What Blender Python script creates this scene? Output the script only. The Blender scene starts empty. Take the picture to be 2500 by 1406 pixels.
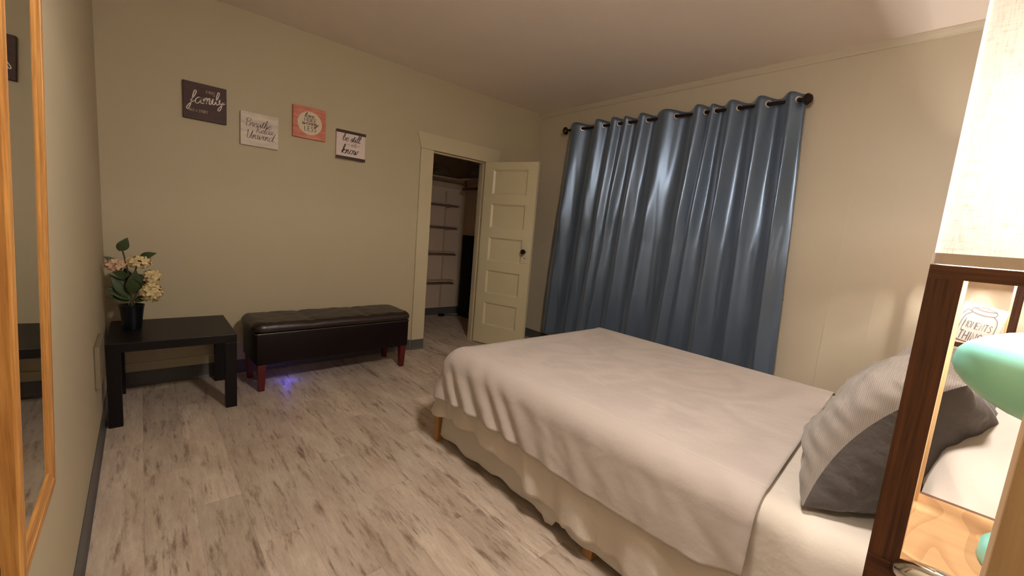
import bpy, bmesh, math, random
from mathutils import Vector, Matrix, noise
PI = math.pi
C = bpy.context.scene.collection
SC = bpy.context.scene

# ------------------------------------------------------------------ camera, world, exposure
cam_d = bpy.data.cameras.new('camera'); cam = bpy.data.objects.new('camera', cam_d); C.objects.link(cam)
cam_d.sensor_fit = 'HORIZONTAL'; cam_d.sensor_width = 36.0; cam_d.lens = 1019.62 / 2500 * 36.0
cam_d.clip_start = 0.02; cam_d.clip_end = 50
RX = Vector((0.749653, -0.656452, 0.084214)); RD = Vector((-0.025267, -0.155538, -0.987507)); RF = Vector((0.661349, 0.738159, -0.133186))
m = Matrix.Identity(4)
for i in range(3):
    m[i][0] = RX[i]; m[i][1] = -RD[i]; m[i][2] = -RF[i]; m[i][3] = (-3.682813, -3.833011, 1.309174)[i]
cam.matrix_world = m
SC.camera = cam
w = bpy.data.worlds.new('world'); SC.world = w; w.use_nodes = True
w.node_tree.nodes['Background'].inputs[0].default_value = (1, .85, .7, 1)
w.node_tree.nodes['Background'].inputs[1].default_value = 0.0
SC.view_settings.view_transform = 'Standard'; SC.view_settings.look = 'None'
SC.view_settings.exposure = 0.0; SC.view_settings.gamma = 1.0
SC.view_settings.use_curve_mapping = False
BULB_COL = (1.0, 0.925, 0.85)
FILL_COL = (1.0, 0.925, 0.855)
BULB_W = 95.0          # bulb of the near shelf lamp
BULB_W_FAR = 165.0      # bulb of the far shelf lamp
FILL_W = 930.0         # added fill light above the bed head, out of view

# ------------------------------------------------------------------ helpers
def srgb(r, g, b):
    f = lambda c: (c/255/12.92 if c/255 <= .04045 else ((c/255+.055)/1.055)**2.4)
    return (f(r), f(g), f(b), 1)

def new_mat(name):
    M = bpy.data.materials.new(name); M.use_nodes = True
    nt = M.node_tree; b = nt.nodes['Principled BSDF']
    return M, nt, b

def nd(nt, t, **kw):
    n = nt.nodes.new(t)
    for k, v in kw.items(): setattr(n, k, v)
    return n

def coords(nt, scale=(1, 1, 1), rot=(0, 0, 0)):
    g = nd(nt, 'ShaderNodeNewGeometry'); mp = nd(nt, 'ShaderNodeMapping')
    mp.inputs['Scale'].default_value = scale; mp.inputs['Rotation'].default_value = rot
    nt.links.new(g.outputs['Position'], mp.inputs['Vector'])
    return mp.outputs['Vector']

def mat(name, col, rough=.6, metal=0.0, spec=.5, var=.06, nscale=12, bump=.0, bscale=200, stretch=(1, 1, 1), sheen=0.0, coat=0.0):
    M, nt, b = new_mat(name)
    b.inputs['Roughness'].default_value = rough; b.inputs['Metallic'].default_value = metal
    b.inputs['Specular IOR Level'].default_value = spec
    if sheen: b.inputs['Sheen Weight'].default_value = sheen
    if coat: b.inputs['Coat Weight'].default_value = coat
    v = coords(nt, stretch)
    n = nd(nt, 'ShaderNodeTexNoise'); n.inputs['Scale'].default_value = nscale; n.inputs['Detail'].default_value = 4
    nt.links.new(v, n.inputs['Vector'])
    mx = nd(nt, 'ShaderNodeMix', data_type='RGBA')
    c = Vector(col[:3])
    mx.inputs[6].default_value = (*(c*(1-var)), 1); mx.inputs[7].default_value = (*(c*(1+var)), 1)
    nt.links.new(n.outputs['Fac'], mx.inputs[0]); nt.links.new(mx.outputs[2], b.inputs['Base Color'])
    if bump:
        n2 = nd(nt, 'ShaderNodeTexNoise'); n2.inputs['Scale'].default_value = bscale; n2.inputs['Detail'].default_value = 3
        nt.links.new(v, n2.inputs['Vector'])
        bp = nd(nt, 'ShaderNodeBump'); bp.inputs['Strength'].default_value = bump; bp.inputs['Distance'].default_value = .004
        nt.links.new(n2.outputs['Fac'], bp.inputs['Height']); nt.links.new(bp.outputs['Normal'], b.inputs['Normal'])
    return M

def wood(name, dark, light, axis='z', rough=.45, scale=1.0, ringy=0.0, spec=.4):
    M, nt, b = new_mat(name)
    b.inputs['Roughness'].default_value = rough; b.inputs['Specular IOR Level'].default_value = spec
    s = {'x': (2.2, 60, 60), 'y': (60, 2.2, 60), 'z': (60, 60, 2.2)}[axis]
    v = coords(nt, tuple(k*scale for k in s))
    n = nd(nt, 'ShaderNodeTexNoise'); n.inputs['Scale'].default_value = 2.0; n.inputs['Detail'].default_value = 6; n.inputs['Roughness'].default_value = .65
    nt.links.new(v, n.inputs['Vector'])
    rp = nd(nt, 'ShaderNodeValToRGB'); rp.color_ramp.elements[0].position = .32; rp.color_ramp.elements[1].position = .68
    rp.color_ramp.elements[0].color = dark; rp.color_ramp.elements[1].color = light
    nt.links.new(n.outputs['Fac'], rp.inputs['Fac'])
    out = rp.outputs['Color']
    if ringy:
        v2 = coords(nt, (3.2, 9, 9))
        n3 = nd(nt, 'ShaderNodeTexNoise'); n3.inputs['Scale'].default_value = 1.0; n3.inputs['Detail'].default_value = 1
        nt.links.new(v2, n3.inputs['Vector'])
        mt = nd(nt, 'ShaderNodeMath', operation='MULTIPLY'); mt.inputs[1].default_value = 9.0
        nt.links.new(n3.outputs['Fac'], mt.inputs[0])
        fr = nd(nt, 'ShaderNodeMath', operation='FRACT'); nt.links.new(mt.outputs[0], fr.inputs[0])
        r2 = nd(nt, 'ShaderNodeValToRGB'); r2.color_ramp.elements[0].color = dark; r2.color_ramp.elements[1].color = light
        r2.color_ramp.elements[0].position = 0; r2.color_ramp.elements[1].position = .35
        nt.links.new(fr.outputs[0], r2.inputs['Fac'])
        mx = nd(nt, 'ShaderNodeMix', data_type='RGBA'); mx.inputs[0].default_value = ringy
        nt.links.new(out, mx.inputs[6]); nt.links.new(r2.outputs['Color'], mx.inputs[7]); out = mx.outputs[2]
    nt.links.new(out, b.inputs['Base Color'])
    bp = nd(nt, 'ShaderNodeBump'); bp.inputs['Strength'].default_value = .12; bp.inputs['Distance'].default_value = .002
    nt.links.new(n.outputs['Fac'], bp.inputs['Height']); nt.links.new(bp.outputs['Normal'], b.inputs['Normal'])
    return M

# ---- bmesh shape makers, all in world coordinates
def box(bm, x0, x1, y0, y1, z0, z1, bev=0.0, seg=2):
    vs = [bm.verts.new((x, y, z)) for x in (x0, x1) for y in (y0, y1) for z in (z0, z1)]
    fs = [(0, 1, 3, 2), (4, 6, 7, 5), (0, 4, 5, 1), (2, 3, 7, 6), (0, 2, 6, 4), (1, 5, 7, 3)]
    fc = [bm.faces.new([vs[i] for i in f]) for f in fs]
    if bev:
        es = list({e for f in fc for e in f.edges})
        bmesh.ops.bevel(bm, geom=es, offset=bev, segments=seg, profile=.5, affect='EDGES')
    return vs

def obox(bm, c, ex, ey, ez, hx, hy, hz, bev=0.0, seg=2, taper=1.0):
    """box centred on c along given axes; taper scales the low (-ez) end"""
    c = Vector(c); vs = []
    for sx in (-1, 1):
        for sy in (-1, 1):
            for sz in (-1, 1):
                t = taper if sz < 0 else 1
                vs.append(bm.verts.new(c + ex*(sx*hx*t) + ey*(sy*hy*t) + ez*(sz*hz)))
    fs = [(0, 1, 3, 2), (4, 6, 7, 5), (0, 4, 5, 1), (2, 3, 7, 6), (0, 2, 6, 4), (1, 5, 7, 3)]
    fc = [bm.faces.new([vs[i] for i in f]) for f in fs]
    if bev:
        es = list({e for f in fc for e in f.edges})
        bmesh.ops.bevel(bm, geom=es, offset=bev, segments=seg, profile=.5, affect='EDGES')

def tube(bm, pts, r, n=10, cap=True):
    pts = [Vector(p) for p in pts]; rings = []
    rs = r if isinstance(r, (list, tuple)) else [r]*len(pts)
    up = None
    for i, p in enumerate(pts):
        d = (pts[min(i+1, len(pts)-1)] - pts[max(i-1, 0)]).normalized()
        if up is None:
            up = d.orthogonal().normalized()
        else:
            up = (up - d*up.dot(d)).normalized()
        s = d.cross(up)
        rings.append([bm.verts.new(p + (up*math.cos(2*PI*k/n) + s*math.sin(2*PI*k/n))*rs[i]) for k in range(n)])
    for a, b in zip(rings, rings[1:]):
        for k in range(n):
            bm.faces.new((a[k], a[(k+1) % n], b[(k+1) % n], b[k]))
    if cap:
        bm.faces.new(list(reversed(rings[0]))); bm.faces.new(rings[-1])

def lathe(bm, c, prof, n=28, axis=Vector((0, 0, 1)), close=True):
    """prof: list of (radius, along)"""
    c = Vector(c); axis = axis.normalized(); u = axis.orthogonal().normalized(); v = axis.cross(u); rings = []
    for r, h in prof:
        if r < 1e-6: rings.append([bm.verts.new(c + axis*h)])
        else: rings.append([bm.verts.new(c + axis*h + (u*math.cos(2*PI*k/n) + v*math.sin(2*PI*k/n))*r) for k in range(n)])
    for a, b in zip(rings, rings[1:]):
        for k in range(n):
            if len(a) == 1 and len(b) == 1: continue
            if len(a) == 1: bm.faces.new((a[0], b[k], b[(k+1) % n]))
            elif len(b) == 1: bm.faces.new((a[k], b[0], a[(k+1) % n]))
            else: bm.faces.new((a[k], a[(k+1) % n], b[(k+1) % n], b[k]))

def grid(bm, P, closed=False):
    """P[i][j] of vectors"""
    V = [[bm.verts.new(p) for p in row] for row in P]
    n = len(V)
    for i in range(n if closed else n-1):
        a, b = V[i], V[(i+1) % n]
        for j in range(len(a)-1):
            bm.faces.new((a[j], b[j], b[j+1], a[j+1]))
    return V

def wloc(o):
    v = Vector(o.location); p = o.parent
    while p: v += Vector(p.location); p = p.parent
    return v

def obj(name, bm, mt, parent=None, smooth=False, label=None, sub=0, origin=None):
    bmesh.ops.recalc_face_normals(bm, faces=bm.faces)
    base = wloc(parent) if parent else Vector(origin or (0, 0, 0))
    bmesh.ops.translate(bm, verts=bm.verts, vec=-base)
    me = bpy.data.meshes.new(name); bm.to_mesh(me); bm.free()
    o = bpy.data.objects.new(name, me); C.objects.link(o)
    for x in (mt if isinstance(mt, (list, tuple)) else [mt]): me.materials.append(x)
    if parent: o.parent = parent
    else: o.location = base
    if smooth:
        for p in me.polygons: p.use_smooth = True
        if smooth != 'all':
            me.set_sharp_from_angle(angle=math.radians(38))
    if sub:
        s = o.modifiers.new('subdivision', 'SUBSURF'); s.levels = sub; s.render_levels = sub
    if label: o['label'] = label
    return o

def tag(o, label, cat, group=None):
    o['label'] = label; o['category'] = cat
    if group: o['group'] = group
    return o

def thing(name, loc, label, cat, group=None):
    o = bpy.data.objects.new(name, None); C.objects.link(o); o.location = loc; o.empty_display_size = .05
    return tag(o, label, cat, group)

def struct(name, bm, mt, parent=None, smooth=False):
    o = obj(name, bm, mt, parent, smooth)
    o['kind'] = 'structure'
    return o

BM = bmesh.new

# ------------------------------------------------------------------ materials
M_wall = mat('greige_wall_paint', srgb(188, 175, 147), .55, var=.025, nscale=3, bump=.06, bscale=260, spec=.35)
M_wallr = mat('beige_panel_paint', srgb(196, 183, 161), .45, var=.02, nscale=3, bump=.03, bscale=200, spec=.4)
M_ceil = mat('ceiling_paint', srgb(236, 222, 210), .7, var=.02, nscale=4, bump=.05, bscale=220)
M_trim = mat('cream_trim_paint', srgb(200, 187, 156), .4, var=.02, nscale=5, bump=.02, bscale=90)
M_doorp = mat('cream_door_paint', srgb(202, 191, 158), .38, var=.025, nscale=6, bump=.03, bscale=90)
M_closet = mat('closet_wall_paint', srgb(205, 182, 160), .6, var=.03, nscale=3, bump=.04, bscale=200)
M_cove = mat('grey_cove_base', srgb(84, 82, 80), .45, var=.05, nscale=8)
M_boxm = mat('taupe_box_paint', srgb(128, 116, 94), .5, var=.04)
M_black = mat('black_brown_laminate', srgb(19, 15, 16), .40, var=.15, nscale=10, stretch=(1, 30, 30), spec=.25)
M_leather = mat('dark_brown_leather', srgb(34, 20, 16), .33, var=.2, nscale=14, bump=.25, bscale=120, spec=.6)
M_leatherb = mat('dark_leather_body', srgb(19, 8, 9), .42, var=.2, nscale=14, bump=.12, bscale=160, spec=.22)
M_redwood = mat('dark_cherry_wood', srgb(84, 16, 18), .35, var=.2, nscale=6, stretch=(30, 30, 2))
M_oak = wood('golden_oak_frame', srgb(150, 96, 40), srgb(206, 150, 82), 'z', .4)
M_oakh = wood('golden_oak_rail', srgb(150, 96, 40), srgb(206, 150, 82), 'y', .4)
M_leg = mat('orange_pine', srgb(170, 124, 76), .5, var=.15, nscale=8, stretch=(20, 20, 2))
M_walnut = wood('dark_walnut_veneer', srgb(58, 30, 17), srgb(108, 64, 40), 'z', .5, 1.4)
M_walnuty = wood('dark_walnut_rail', srgb(64, 34, 19), srgb(116, 70, 44), 'y', .5, 1.4)
M_postlit = wood('lamplit_post_face', srgb(206, 160, 108), srgb(232, 196, 148), 'z', .5, .6)  # inner post faces, bulb light put into the colour
M_shelf = wood('pale_maple_shelf', srgb(178, 134, 92), srgb(206, 164, 118), 'y', .5, .25, ringy=.6)
M_tan = wood('tan_wood', srgb(170, 136, 98), srgb(200, 166, 126), 'z', .55, .35)
M_mint = mat('mint_enamel', srgb(136, 208, 196), .35, var=.02, nscale=5, spec=.5)
M_chrome = mat('chrome', srgb(225, 222, 216), .12, metal=1.0, var=.02)
M_wire = mat('dark_wire', srgb(48, 40, 36), .4, metal=.6)
M_bronze = mat('oil_rubbed_bronze', srgb(40, 26, 20), .35, metal=.55, var=.2, nscale=30)
M_grom = mat('silver_grommet', srgb(205, 200, 190), .25, metal=.9)
M_white = mat('white_plastic', srgb(228, 222, 208), .4, var=.02)
M_plate = mat('painted_plate', srgb(204, 192, 164), .35, var=.03)
M_dark = mat('black_plastic', srgb(11, 11, 12), .6, var=.1, spec=.15)
M_pot = mat('black_glazed_pot', srgb(17, 17, 24), .3, var=.1)
M_leaf = mat('dark_leaf', srgb(52, 66, 34), .5, var=.3, nscale=25)
M_stem = mat('plant_stem', srgb(62, 62, 36), .6, var=.2)
M_petal = mat('cream_petal', srgb(222, 200, 150), .6, var=.28, nscale=40)
M_petalp = mat('pinkish_petal', srgb(214, 178, 146), .6, var=.28, nscale=40)
M_bagb = mat('grey_bedding', srgb(150, 138, 120), .8, var=.1, nscale=8, bump=.2, bscale=40)

def fabric(name, col, rib=None, rough=.85, ribstr=.25, wr=.35, wscale=9, sheen=.25, stripe=0.0, bands='DIAGONAL'):
    M, nt, b = new_mat(name)
    b.inputs['Roughness'].default_value = rough; b.inputs['Specular IOR Level'].default_value = .25
    b.inputs['Sheen Weight'].default_value = sheen; b.inputs['Sheen Roughness'].default_value = .4
    v = coords(nt)
    n = nd(nt, 'ShaderNodeTexNoise'); n.inputs['Scale'].default_value = wscale; n.inputs['Detail'].default_value = 4
    nt.links.new(v, n.inputs['Vector'])
    bp = nd(nt, 'ShaderNodeBump'); bp.inputs['Strength'].default_value = wr; bp.inputs['Distance'].default_value = .012
    nt.links.new(n.outputs['Fac'], bp.inputs['Height'])
    nrm = bp.outputs['Normal']
    b.inputs['Base Color'].default_value = col
    if rib:
        wv = nd(nt, 'ShaderNodeTexWave', wave_type='BANDS', bands_direction=rib[0]); wv.inputs['Scale'].default_value = rib[1]
        nt.links.new(v, wv.inputs['Vector'])
        b2 = nd(nt, 'ShaderNodeBump'); b2.inputs['Strength'].default_value = ribstr; b2.inputs['Distance'].default_value = .002
        nt.links.new(wv.outputs['Fac'], b2.inputs['Height']); nt.links.new(nrm, b2.inputs['Normal']); nrm = b2.outputs['Normal']
        if stripe:
            mx = nd(nt, 'ShaderNodeMix', data_type='RGBA'); c = Vector(col[:3])
            mx.inputs[6].default_value = (*(c*(1-stripe)), 1); mx.inputs[7].default_value = (*(c*(1+stripe)), 1)
            nt.links.new(wv.outputs['Fac'], mx.inputs[0]); nt.links.new(mx.outputs[2], b.inputs['Base Color'])
    nt.links.new(nrm, b.inputs['Normal'])
    return M

M_cover = fabric('oatmeal_coverlet', srgb(190, 178, 170), ('Z', 120), .8, .22, .5, 11, stripe=.05)
M_sheet = fabric('cream_sheet', srgb(212, 201, 188), None, .75, wr=.7, wscale=8)
M_skirt = fabric('cream_box_skirt', srgb(198, 189, 178), None, .8, wr=.3, wscale=8)
M_pillow = fabric('white_pillowcase', srgb(226, 214, 202), None, .8, wr=.6, wscale=6)
M_shamf = fabric('grey_striped_cotton', srgb(150, 140, 132), ('Y', 75), .85, .35, .45, 12, stripe=.13)
M_shamb = fabric('charcoal_grey_cotton', srgb(92, 86, 84), None, .85, wr=.55, wscale=22)
M_hemp = mat('shelf_white_paint', srgb(182, 162, 142), .5, var=.03)

def satin():
    M, nt, b = new_mat('blue_satin')
    b.inputs['Base Color'].default_value = srgb(98, 114, 136)
    b.inputs['Roughness'].default_value = .33; b.inputs['Metallic'].default_value = .5
    b.inputs['Specular IOR Level'].default_value = .6
    b.inputs['Sheen Weight'].default_value = .2
    v = coords(nt, (1, 1, .08))
    n = nd(nt, 'ShaderNodeTexNoise'); n.inputs['Scale'].default_value = 40; n.inputs['Detail'].default_value = 3
    nt.links.new(v, n.inputs['Vector'])
    bp = nd(nt, 'ShaderNodeBump'); bp.inputs['Strength'].default_value = .12; bp.inputs['Distance'].default_value = .006
    nt.links.new(n.outputs['Fac'], bp.inputs['Height']); nt.links.new(bp.outputs['Normal'], b.inputs['Normal'])
    return M
M_satin = satin()

def floor_mat():
    M, nt, b = new_mat('whitewashed_vinyl_plank')
    b.inputs['Roughness'].default_value = .48; b.inputs['Specular IOR Level'].default_value = .4
    g = nd(nt, 'ShaderNodeNewGeometry'); sp = nd(nt, 'ShaderNodeSeparateXYZ'); nt.links.new(g.outputs['Position'], sp.inputs[0])
    def ma(op, a, bb=None, c=None):
        n = nd(nt, 'ShaderNodeMath', operation=op)
        for i, q in enumerate((a, bb, c)):
            if q is None: continue
            if isinstance(q, (int, float)): n.inputs[i].default_value = q
            else: nt.links.new(q, n.inputs[i])
        return n.outputs[0]
    W, Lp, K = .17, 1.22, .385
    rx = ma('DIVIDE', ma('ADD', sp.outputs[0], 2.515), W)
    row = ma('FLOOR', rx); fx = ma('FRACT', rx)
    # joint positions step by K from row to row
    ly = ma('DIVIDE', ma('ADD', ma('ADD', sp.outputs[1], 2.43 + K), ma('MULTIPLY', row, K)), Lp)
    col = ma('FLOOR', ly); fy = ma('FRACT', ly)
    cid = nd(nt, 'ShaderNodeCombineXYZ'); nt.links.new(row, cid.inputs[0]); nt.links.new(col, cid.inputs[1])
    wn = nd(nt, 'ShaderNodeTexWhiteNoise', noise_dimensions='3D'); nt.links.new(cid.outputs[0], wn.inputs['Vector'])
    # grain coordinates shifted per plank
    sc = nd(nt, 'ShaderNodeVectorMath', operation='SCALE'); sc.inputs['Scale'].default_value = 7.0
    nt.links.new(wn.outputs['Color'], sc.inputs[0])
    ad = nd(nt, 'ShaderNodeVectorMath', operation='ADD'); nt.links.new(g.outputs['Position'], ad.inputs[0]); nt.links.new(sc.outputs[0], ad.inputs[1])
    def noise_tex(scale_v, s, det, rgh=.6):
        mp = nd(nt, 'ShaderNodeMapping'); mp.inputs['Scale'].default_value = scale_v; nt.links.new(ad.outputs[0], mp.inputs['Vector'])
        n = nd(nt, 'ShaderNodeTexNoise'); n.inputs['Scale'].default_value = s; n.inputs['Detail'].default_value = det; n.inputs['Roughness'].default_value = rgh
        nt.links.new(mp.outputs[0], n.inputs['Vector']); return n.outputs['Fac']
    n1 = noise_tex((5.5, 1.5, 1), 1.5, 6, .65)      # broad worn patches
    n2 = noise_tex((64, 9.0, 1), 1.0, 6, .75)        # streaky grain
    n3 = noise_tex((30, 4.0, 1), 1.0, 5, .7)          # dark marks
    r1 = nd(nt, 'ShaderNodeValToRGB'); e = r1.color_ramp.elements
    e[0].position = .32; e[0].color = srgb(166, 145, 126); e[1].position = .64; e[1].color = srgb(216, 200, 182)
    nt.links.new(ma('ADD', ma('MULTIPLY', n1, .55), ma('MULTIPLY', n2, .45)), r1.inputs['Fac'])
    r3 = nd(nt, 'ShaderNodeValToRGB'); e = r3.color_ramp.elements
    e[0].position = .565; e[0].color = (0, 0, 0, 1); e[1].position = .70; e[1].color = (1, 1, 1, 1)
    nt.links.new(ma('MULTIPLY_ADD', n2, .35, ma('MULTIPLY', n3, .75)), r3.inputs['Fac'])
    mx = nd(nt, 'ShaderNodeMix', data_type='RGBA'); nt.links.new(ma('MULTIPLY', r3.outputs['Color'], .80), mx.inputs[0])
    nt.links.new(r1.outputs['Color'], mx.inputs[6]); mx.inputs[7].default_value = srgb(108, 82, 62)
    # plank tone
    tone = ma('MULTIPLY_ADD', wn.outputs['Value'], .26, .86)
    vm = nd(nt, 'ShaderNodeVectorMath', operation='SCALE'); nt.links.new(mx.outputs[2], vm.inputs[0]); nt.links.new(tone, vm.inputs['Scale'])
    # seams
    ex = ma('MINIMUM', fx, ma('SUBTRACT', 1.0, fx)); ey = ma('MINIMUM', fy, ma('SUBTRACT', 1.0, fy))
    seam = ma('MAXIMUM', ma('LESS_THAN', ex, .007), ma('LESS_THAN', ey, .0012))
    m2 = nd(nt, 'ShaderNodeMix', data_type='RGBA'); nt.links.new(ma('MULTIPLY', seam, .22), m2.inputs[0])
    nt.links.new(vm.outputs[0], m2.inputs[6]); m2.inputs[7].default_value = srgb(92, 72, 56)
    nt.links.new(m2.outputs[2], b.inputs['Base Color'])
    bp = nd(nt, 'ShaderNodeBump'); bp.inputs['Strength'].default_value = .15; bp.inputs['Distance'].default_value = .001
    nt.links.new(n2, bp.inputs['Height']); nt.links.new(bp.outputs['Normal'], b.inputs['Normal'])
    return M
M_floor = floor_mat()

def shade_mat():
    M = bpy.data.materials.new('linen_lampshade'); M.use_nodes = True; nt = M.node_tree
    for n in list(nt.nodes): nt.nodes.remove(n)
    out = nd(nt, 'ShaderNodeOutputMaterial')
    g = nd(nt, 'ShaderNodeNewGeometry')
    def streak(sc):
        mp = nd(nt, 'ShaderNodeMapping'); mp.inputs['Scale'].default_value = sc; nt.links.new(g.outputs['Position'], mp.inputs['Vector'])
        n = nd(nt, 'ShaderNodeTexNoise'); n.inputs['Scale'].default_value = 1; n.inputs['Detail'].default_value = 5; n.inputs['Roughness'].default_value = .7
        nt.links.new(mp.outputs[0], n.inputs['Vector']); return n.outputs['Fac']
    mm = nd(nt, 'ShaderNodeMath', operation='MULTIPLY'); nt.links.new(streak((60, 60, 900)), mm.inputs[0]); nt.links.new(streak((700, 700, 50)), mm.inputs[1])
    rp = nd(nt, 'ShaderNodeValToRGB'); rp.color_ramp.elements[0].position = .1; rp.color_ramp.elements[1].position = .24
    rp.color_ramp.elements[0].color = srgb(222, 202, 186); rp.color_ramp.elements[1].color = srgb(250, 244, 238)
    nt.links.new(mm.outputs[0], rp.inputs['Fac'])
    df = nd(nt, 'ShaderNodeBsdfDiffuse'); tr = nd(nt, 'ShaderNodeBsdfTranslucent')
    nt.links.new(rp.outputs['Color'], df.inputs['Color']); nt.links.new(rp.outputs['Color'], tr.inputs['Color'])
    mx = nd(nt, 'ShaderNodeMixShader'); mx.inputs[0].default_value = .10
    nt.links.new(df.outputs[0], mx.inputs[1]); nt.links.new(tr.outputs[0], mx.inputs[2]); nt.links.new(mx.outputs[0], out.inputs['Surface'])
    return M
M_shade = shade_mat()

def emit(name, col, s):
    M = bpy.data.materials.new(name); M.use_nodes = True; nt = M.node_tree
    b = nt.nodes['Principled BSDF']; b.inputs['Base Color'].default_value = (*col, 1)
    b.inputs['Emission Color'].default_value = (*col, 1); b.inputs['Emission Strength'].default_value = s
    return M
M_bulb = emit('lit_bulb', BULB_COL, 6.0)

M_mirror, _nt, _b = new_mat('mirror_glass')
_b.inputs['Metallic'].default_value = 1; _b.inputs['Roughness'].default_value = .01; _b.inputs['Base Color'].default_value = (.72, .72, .66, 1)

# ------------------------------------------------------------------ room shell
XL, XR, YB, YF, H = -3.875, 0.0, 0.0, -4.34, 2.74
CYB, CXL, CXR = 1.43, -2.1, -0.05            # closet
OX0, OX1, OZ = -1.462, -0.785, 2.05          # closet opening
b = BM(); box(b, XL-.1, XR+.1, YF-.1, CYB+.1, -.06, 0); struct('floor', b, M_floor)
b = BM(); box(b, XL-.1, XR+.1, YF-.1, CYB+.1, H, H+.06); struct('ceiling', b, M_ceil)
b = BM(); box(b, XL-.1, OX0-.02, .01, .12, 0, H); box(b, OX0-.02, OX1+.02, .01, .12, OZ+.02, H); box(b, OX1+.02, XR, .01, .12, 0, H)
struct('wall_back', b, M_wall)
b = BM(); box(b, XL-.1, XL, YF-.1, .12, 0, H); struct('wall_left', b, M_wall)
b = BM(); box(b, XR, XR+.1, YF-.1, CYB+.1, 0, H)
for yy in (-.60, -1.42, -2.15, -2.648, -3.13, -3.37, -3.75):
    box(b, XR-.0015, XR+.001, yy-.0025, yy+.0025, .1, H-.05)
struct('wall_right', b, M_wallr)
b = BM(); box(b, XL-.1, XR+.1, YF-.1, YF, 0, H); struct('wall_front', b, M_wall)
b = BM(); box(b, CXL-.1, XR, CYB, CYB+.1, 0, H); struct('wall_closet_back', b, M_closet)
b = BM(); box(b, CXR, XR, .12, CYB, 0, H); struct('wall_closet_right', b, M_closet)
b = BM(); box(b, CXL-.1, CXL, .12, CYB, 0, H); struct('wall_closet_left', b, M_closet)

def cove(bm, p0, p1, nrm, h=.105, toe=.014):
    """vinyl cove base with a curved toe, from p0 to p1, sticking out along nrm"""
    p0 = Vector((*p0, 0)); p1 = Vector((*p1, 0)); nrm = Vector((*nrm, 0))
    pr = [(0, h), (.003, h), (.004, .03), (.006, .014), (.009, .006), (toe, .0005), (toe, 0), (0, 0)]
    rows = [[p + nrm*a + Vector((0, 0, z)) for a, z in pr] for p in (p0, p1)]
    V = grid(bm, rows)
    bm.faces.new(V[0]); bm.faces.new(list(reversed(V[1])))
b = BM(); cove(b, (XL, YF), (XL, .01), (1, 0)); struct('baseboard_left', b, M_cove, smooth=True)
b = BM(); cove(b, (XL, .01), (OX0-.148, .01), (0, -1)); cove(b, (OX0-.148, -.012), (OX0, -.012), (0, -1))
cove(b, (OX1+.15, .01), (XR, .01), (0, -1)); struct('baseboard_back', b, M_cove, smooth=True)
b = BM(); cove(b, (XR, .01), (XR, YF), (-1, 0)); struct('baseboard_right', b, M_cove, smooth=True)
b = BM(); cove(b, (CXL, CYB), (CXR, CYB), (0, -1)); cove(b, (CXR, CYB), (CXR, .12), (-1, 0)); struct('baseboard_closet', b, M_cove, smooth=True)
# small crown strip on the right wall
b = BM()
pr = [(0, H), (-.034, H), (-.034, H-.006), (-.026, H-.02), (-.014, H-.034), (-.010, H-.046), (0, H-.046)]
V = grid(b, [[Vector((x, y, z)) for x, z in pr] for y in (.01, YF)]); b.faces.new(V[0]); b.faces.new(list(reversed(V[1])))
struct('trim_1', b, M_wallr)
# closet casing: legs and a head board whose end runs out to a point
b = BM(); box(b, OX0-.14, OX0, -.012, .01, 0, OZ-.002, .002); box(b, OX1, OX1+.14, -.012, .01, 0, OZ-.002, .002)
x0, x1, zt = OX0-.14, OX1+.14, OZ+.15
hd = [(x0, OZ), (x1, OZ), (x1+.045, zt), (x0-.045, zt)]
f0 = [b.verts.new((x, -.012, z)) for x, z in hd]; f1 = [b.verts.new((x, .01, z)) for x, z in hd]
b.faces.new(f0); b.faces.new(list(reversed(f1)))
for i in range(4): b.faces.new((f0[i], f0[(i+1) % 4], f1[(i+1) % 4], f1[i]))
struct('trim_2', b, M_trim)
# jamb lining and door stop
b = BM(); box(b, OX0-.02, OX0, .0, .13, 0, OZ); box(b, OX1, OX1+.02, .0, .13, 0, OZ); box(b, OX0-.02, OX1+.02, .0, .13, OZ, OZ+.02)
box(b, OX0, OX0+.012, .045, .085, 0, OZ); box(b, OX1-.012, OX1, .045, .085, 0, OZ); box(b, OX0, OX1, .045, .085, OZ-.014, OZ)
struct('trim_3', b, M_trim)

# ------------------------------------------------------------------ closet door leaf (five panels), swung into the room
ang = math.radians(72)
hinge = Vector((-.782, -.014, 0)); du = Vector((math.cos(ang), -math.sin(ang), 0)); dn = Vector((-math.sin(ang), -math.cos(ang), 0))  # dn faces the bed / camera side
DW, DT, Z0, Z1 = .66, .036, .018, 2.04
def D(u, t, z): return hinge + du*u + dn*t + Vector((0, 0, z))
def dbox(bm, u0, u1, t0, t1, z0, z1, bev=0):
    obox(bm, D((u0+u1)/2, (t0+t1)/2, (z0+z1)/2), du, dn, Vector((0, 0, 1)), abs(u1-u0)/2, abs(t1-t0)/2, (z1-z0)/2, bev)
b = BM()
st = .115
zs = [Z0, .235]; ph = .262; rl = .104
rows = []
z = .235
for k in range(5):
    rows.append((z, z+ph)); z += ph + rl
dbox(b, 0, st, 0, DT, Z0, Z1); dbox(b, DW-st, DW, 0, DT, Z0, Z1)
prev = Z0
for a, c in rows + [(Z1, Z1)]:
    dbox(b, st, DW-st, 0, DT, prev, a); prev = c
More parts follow.
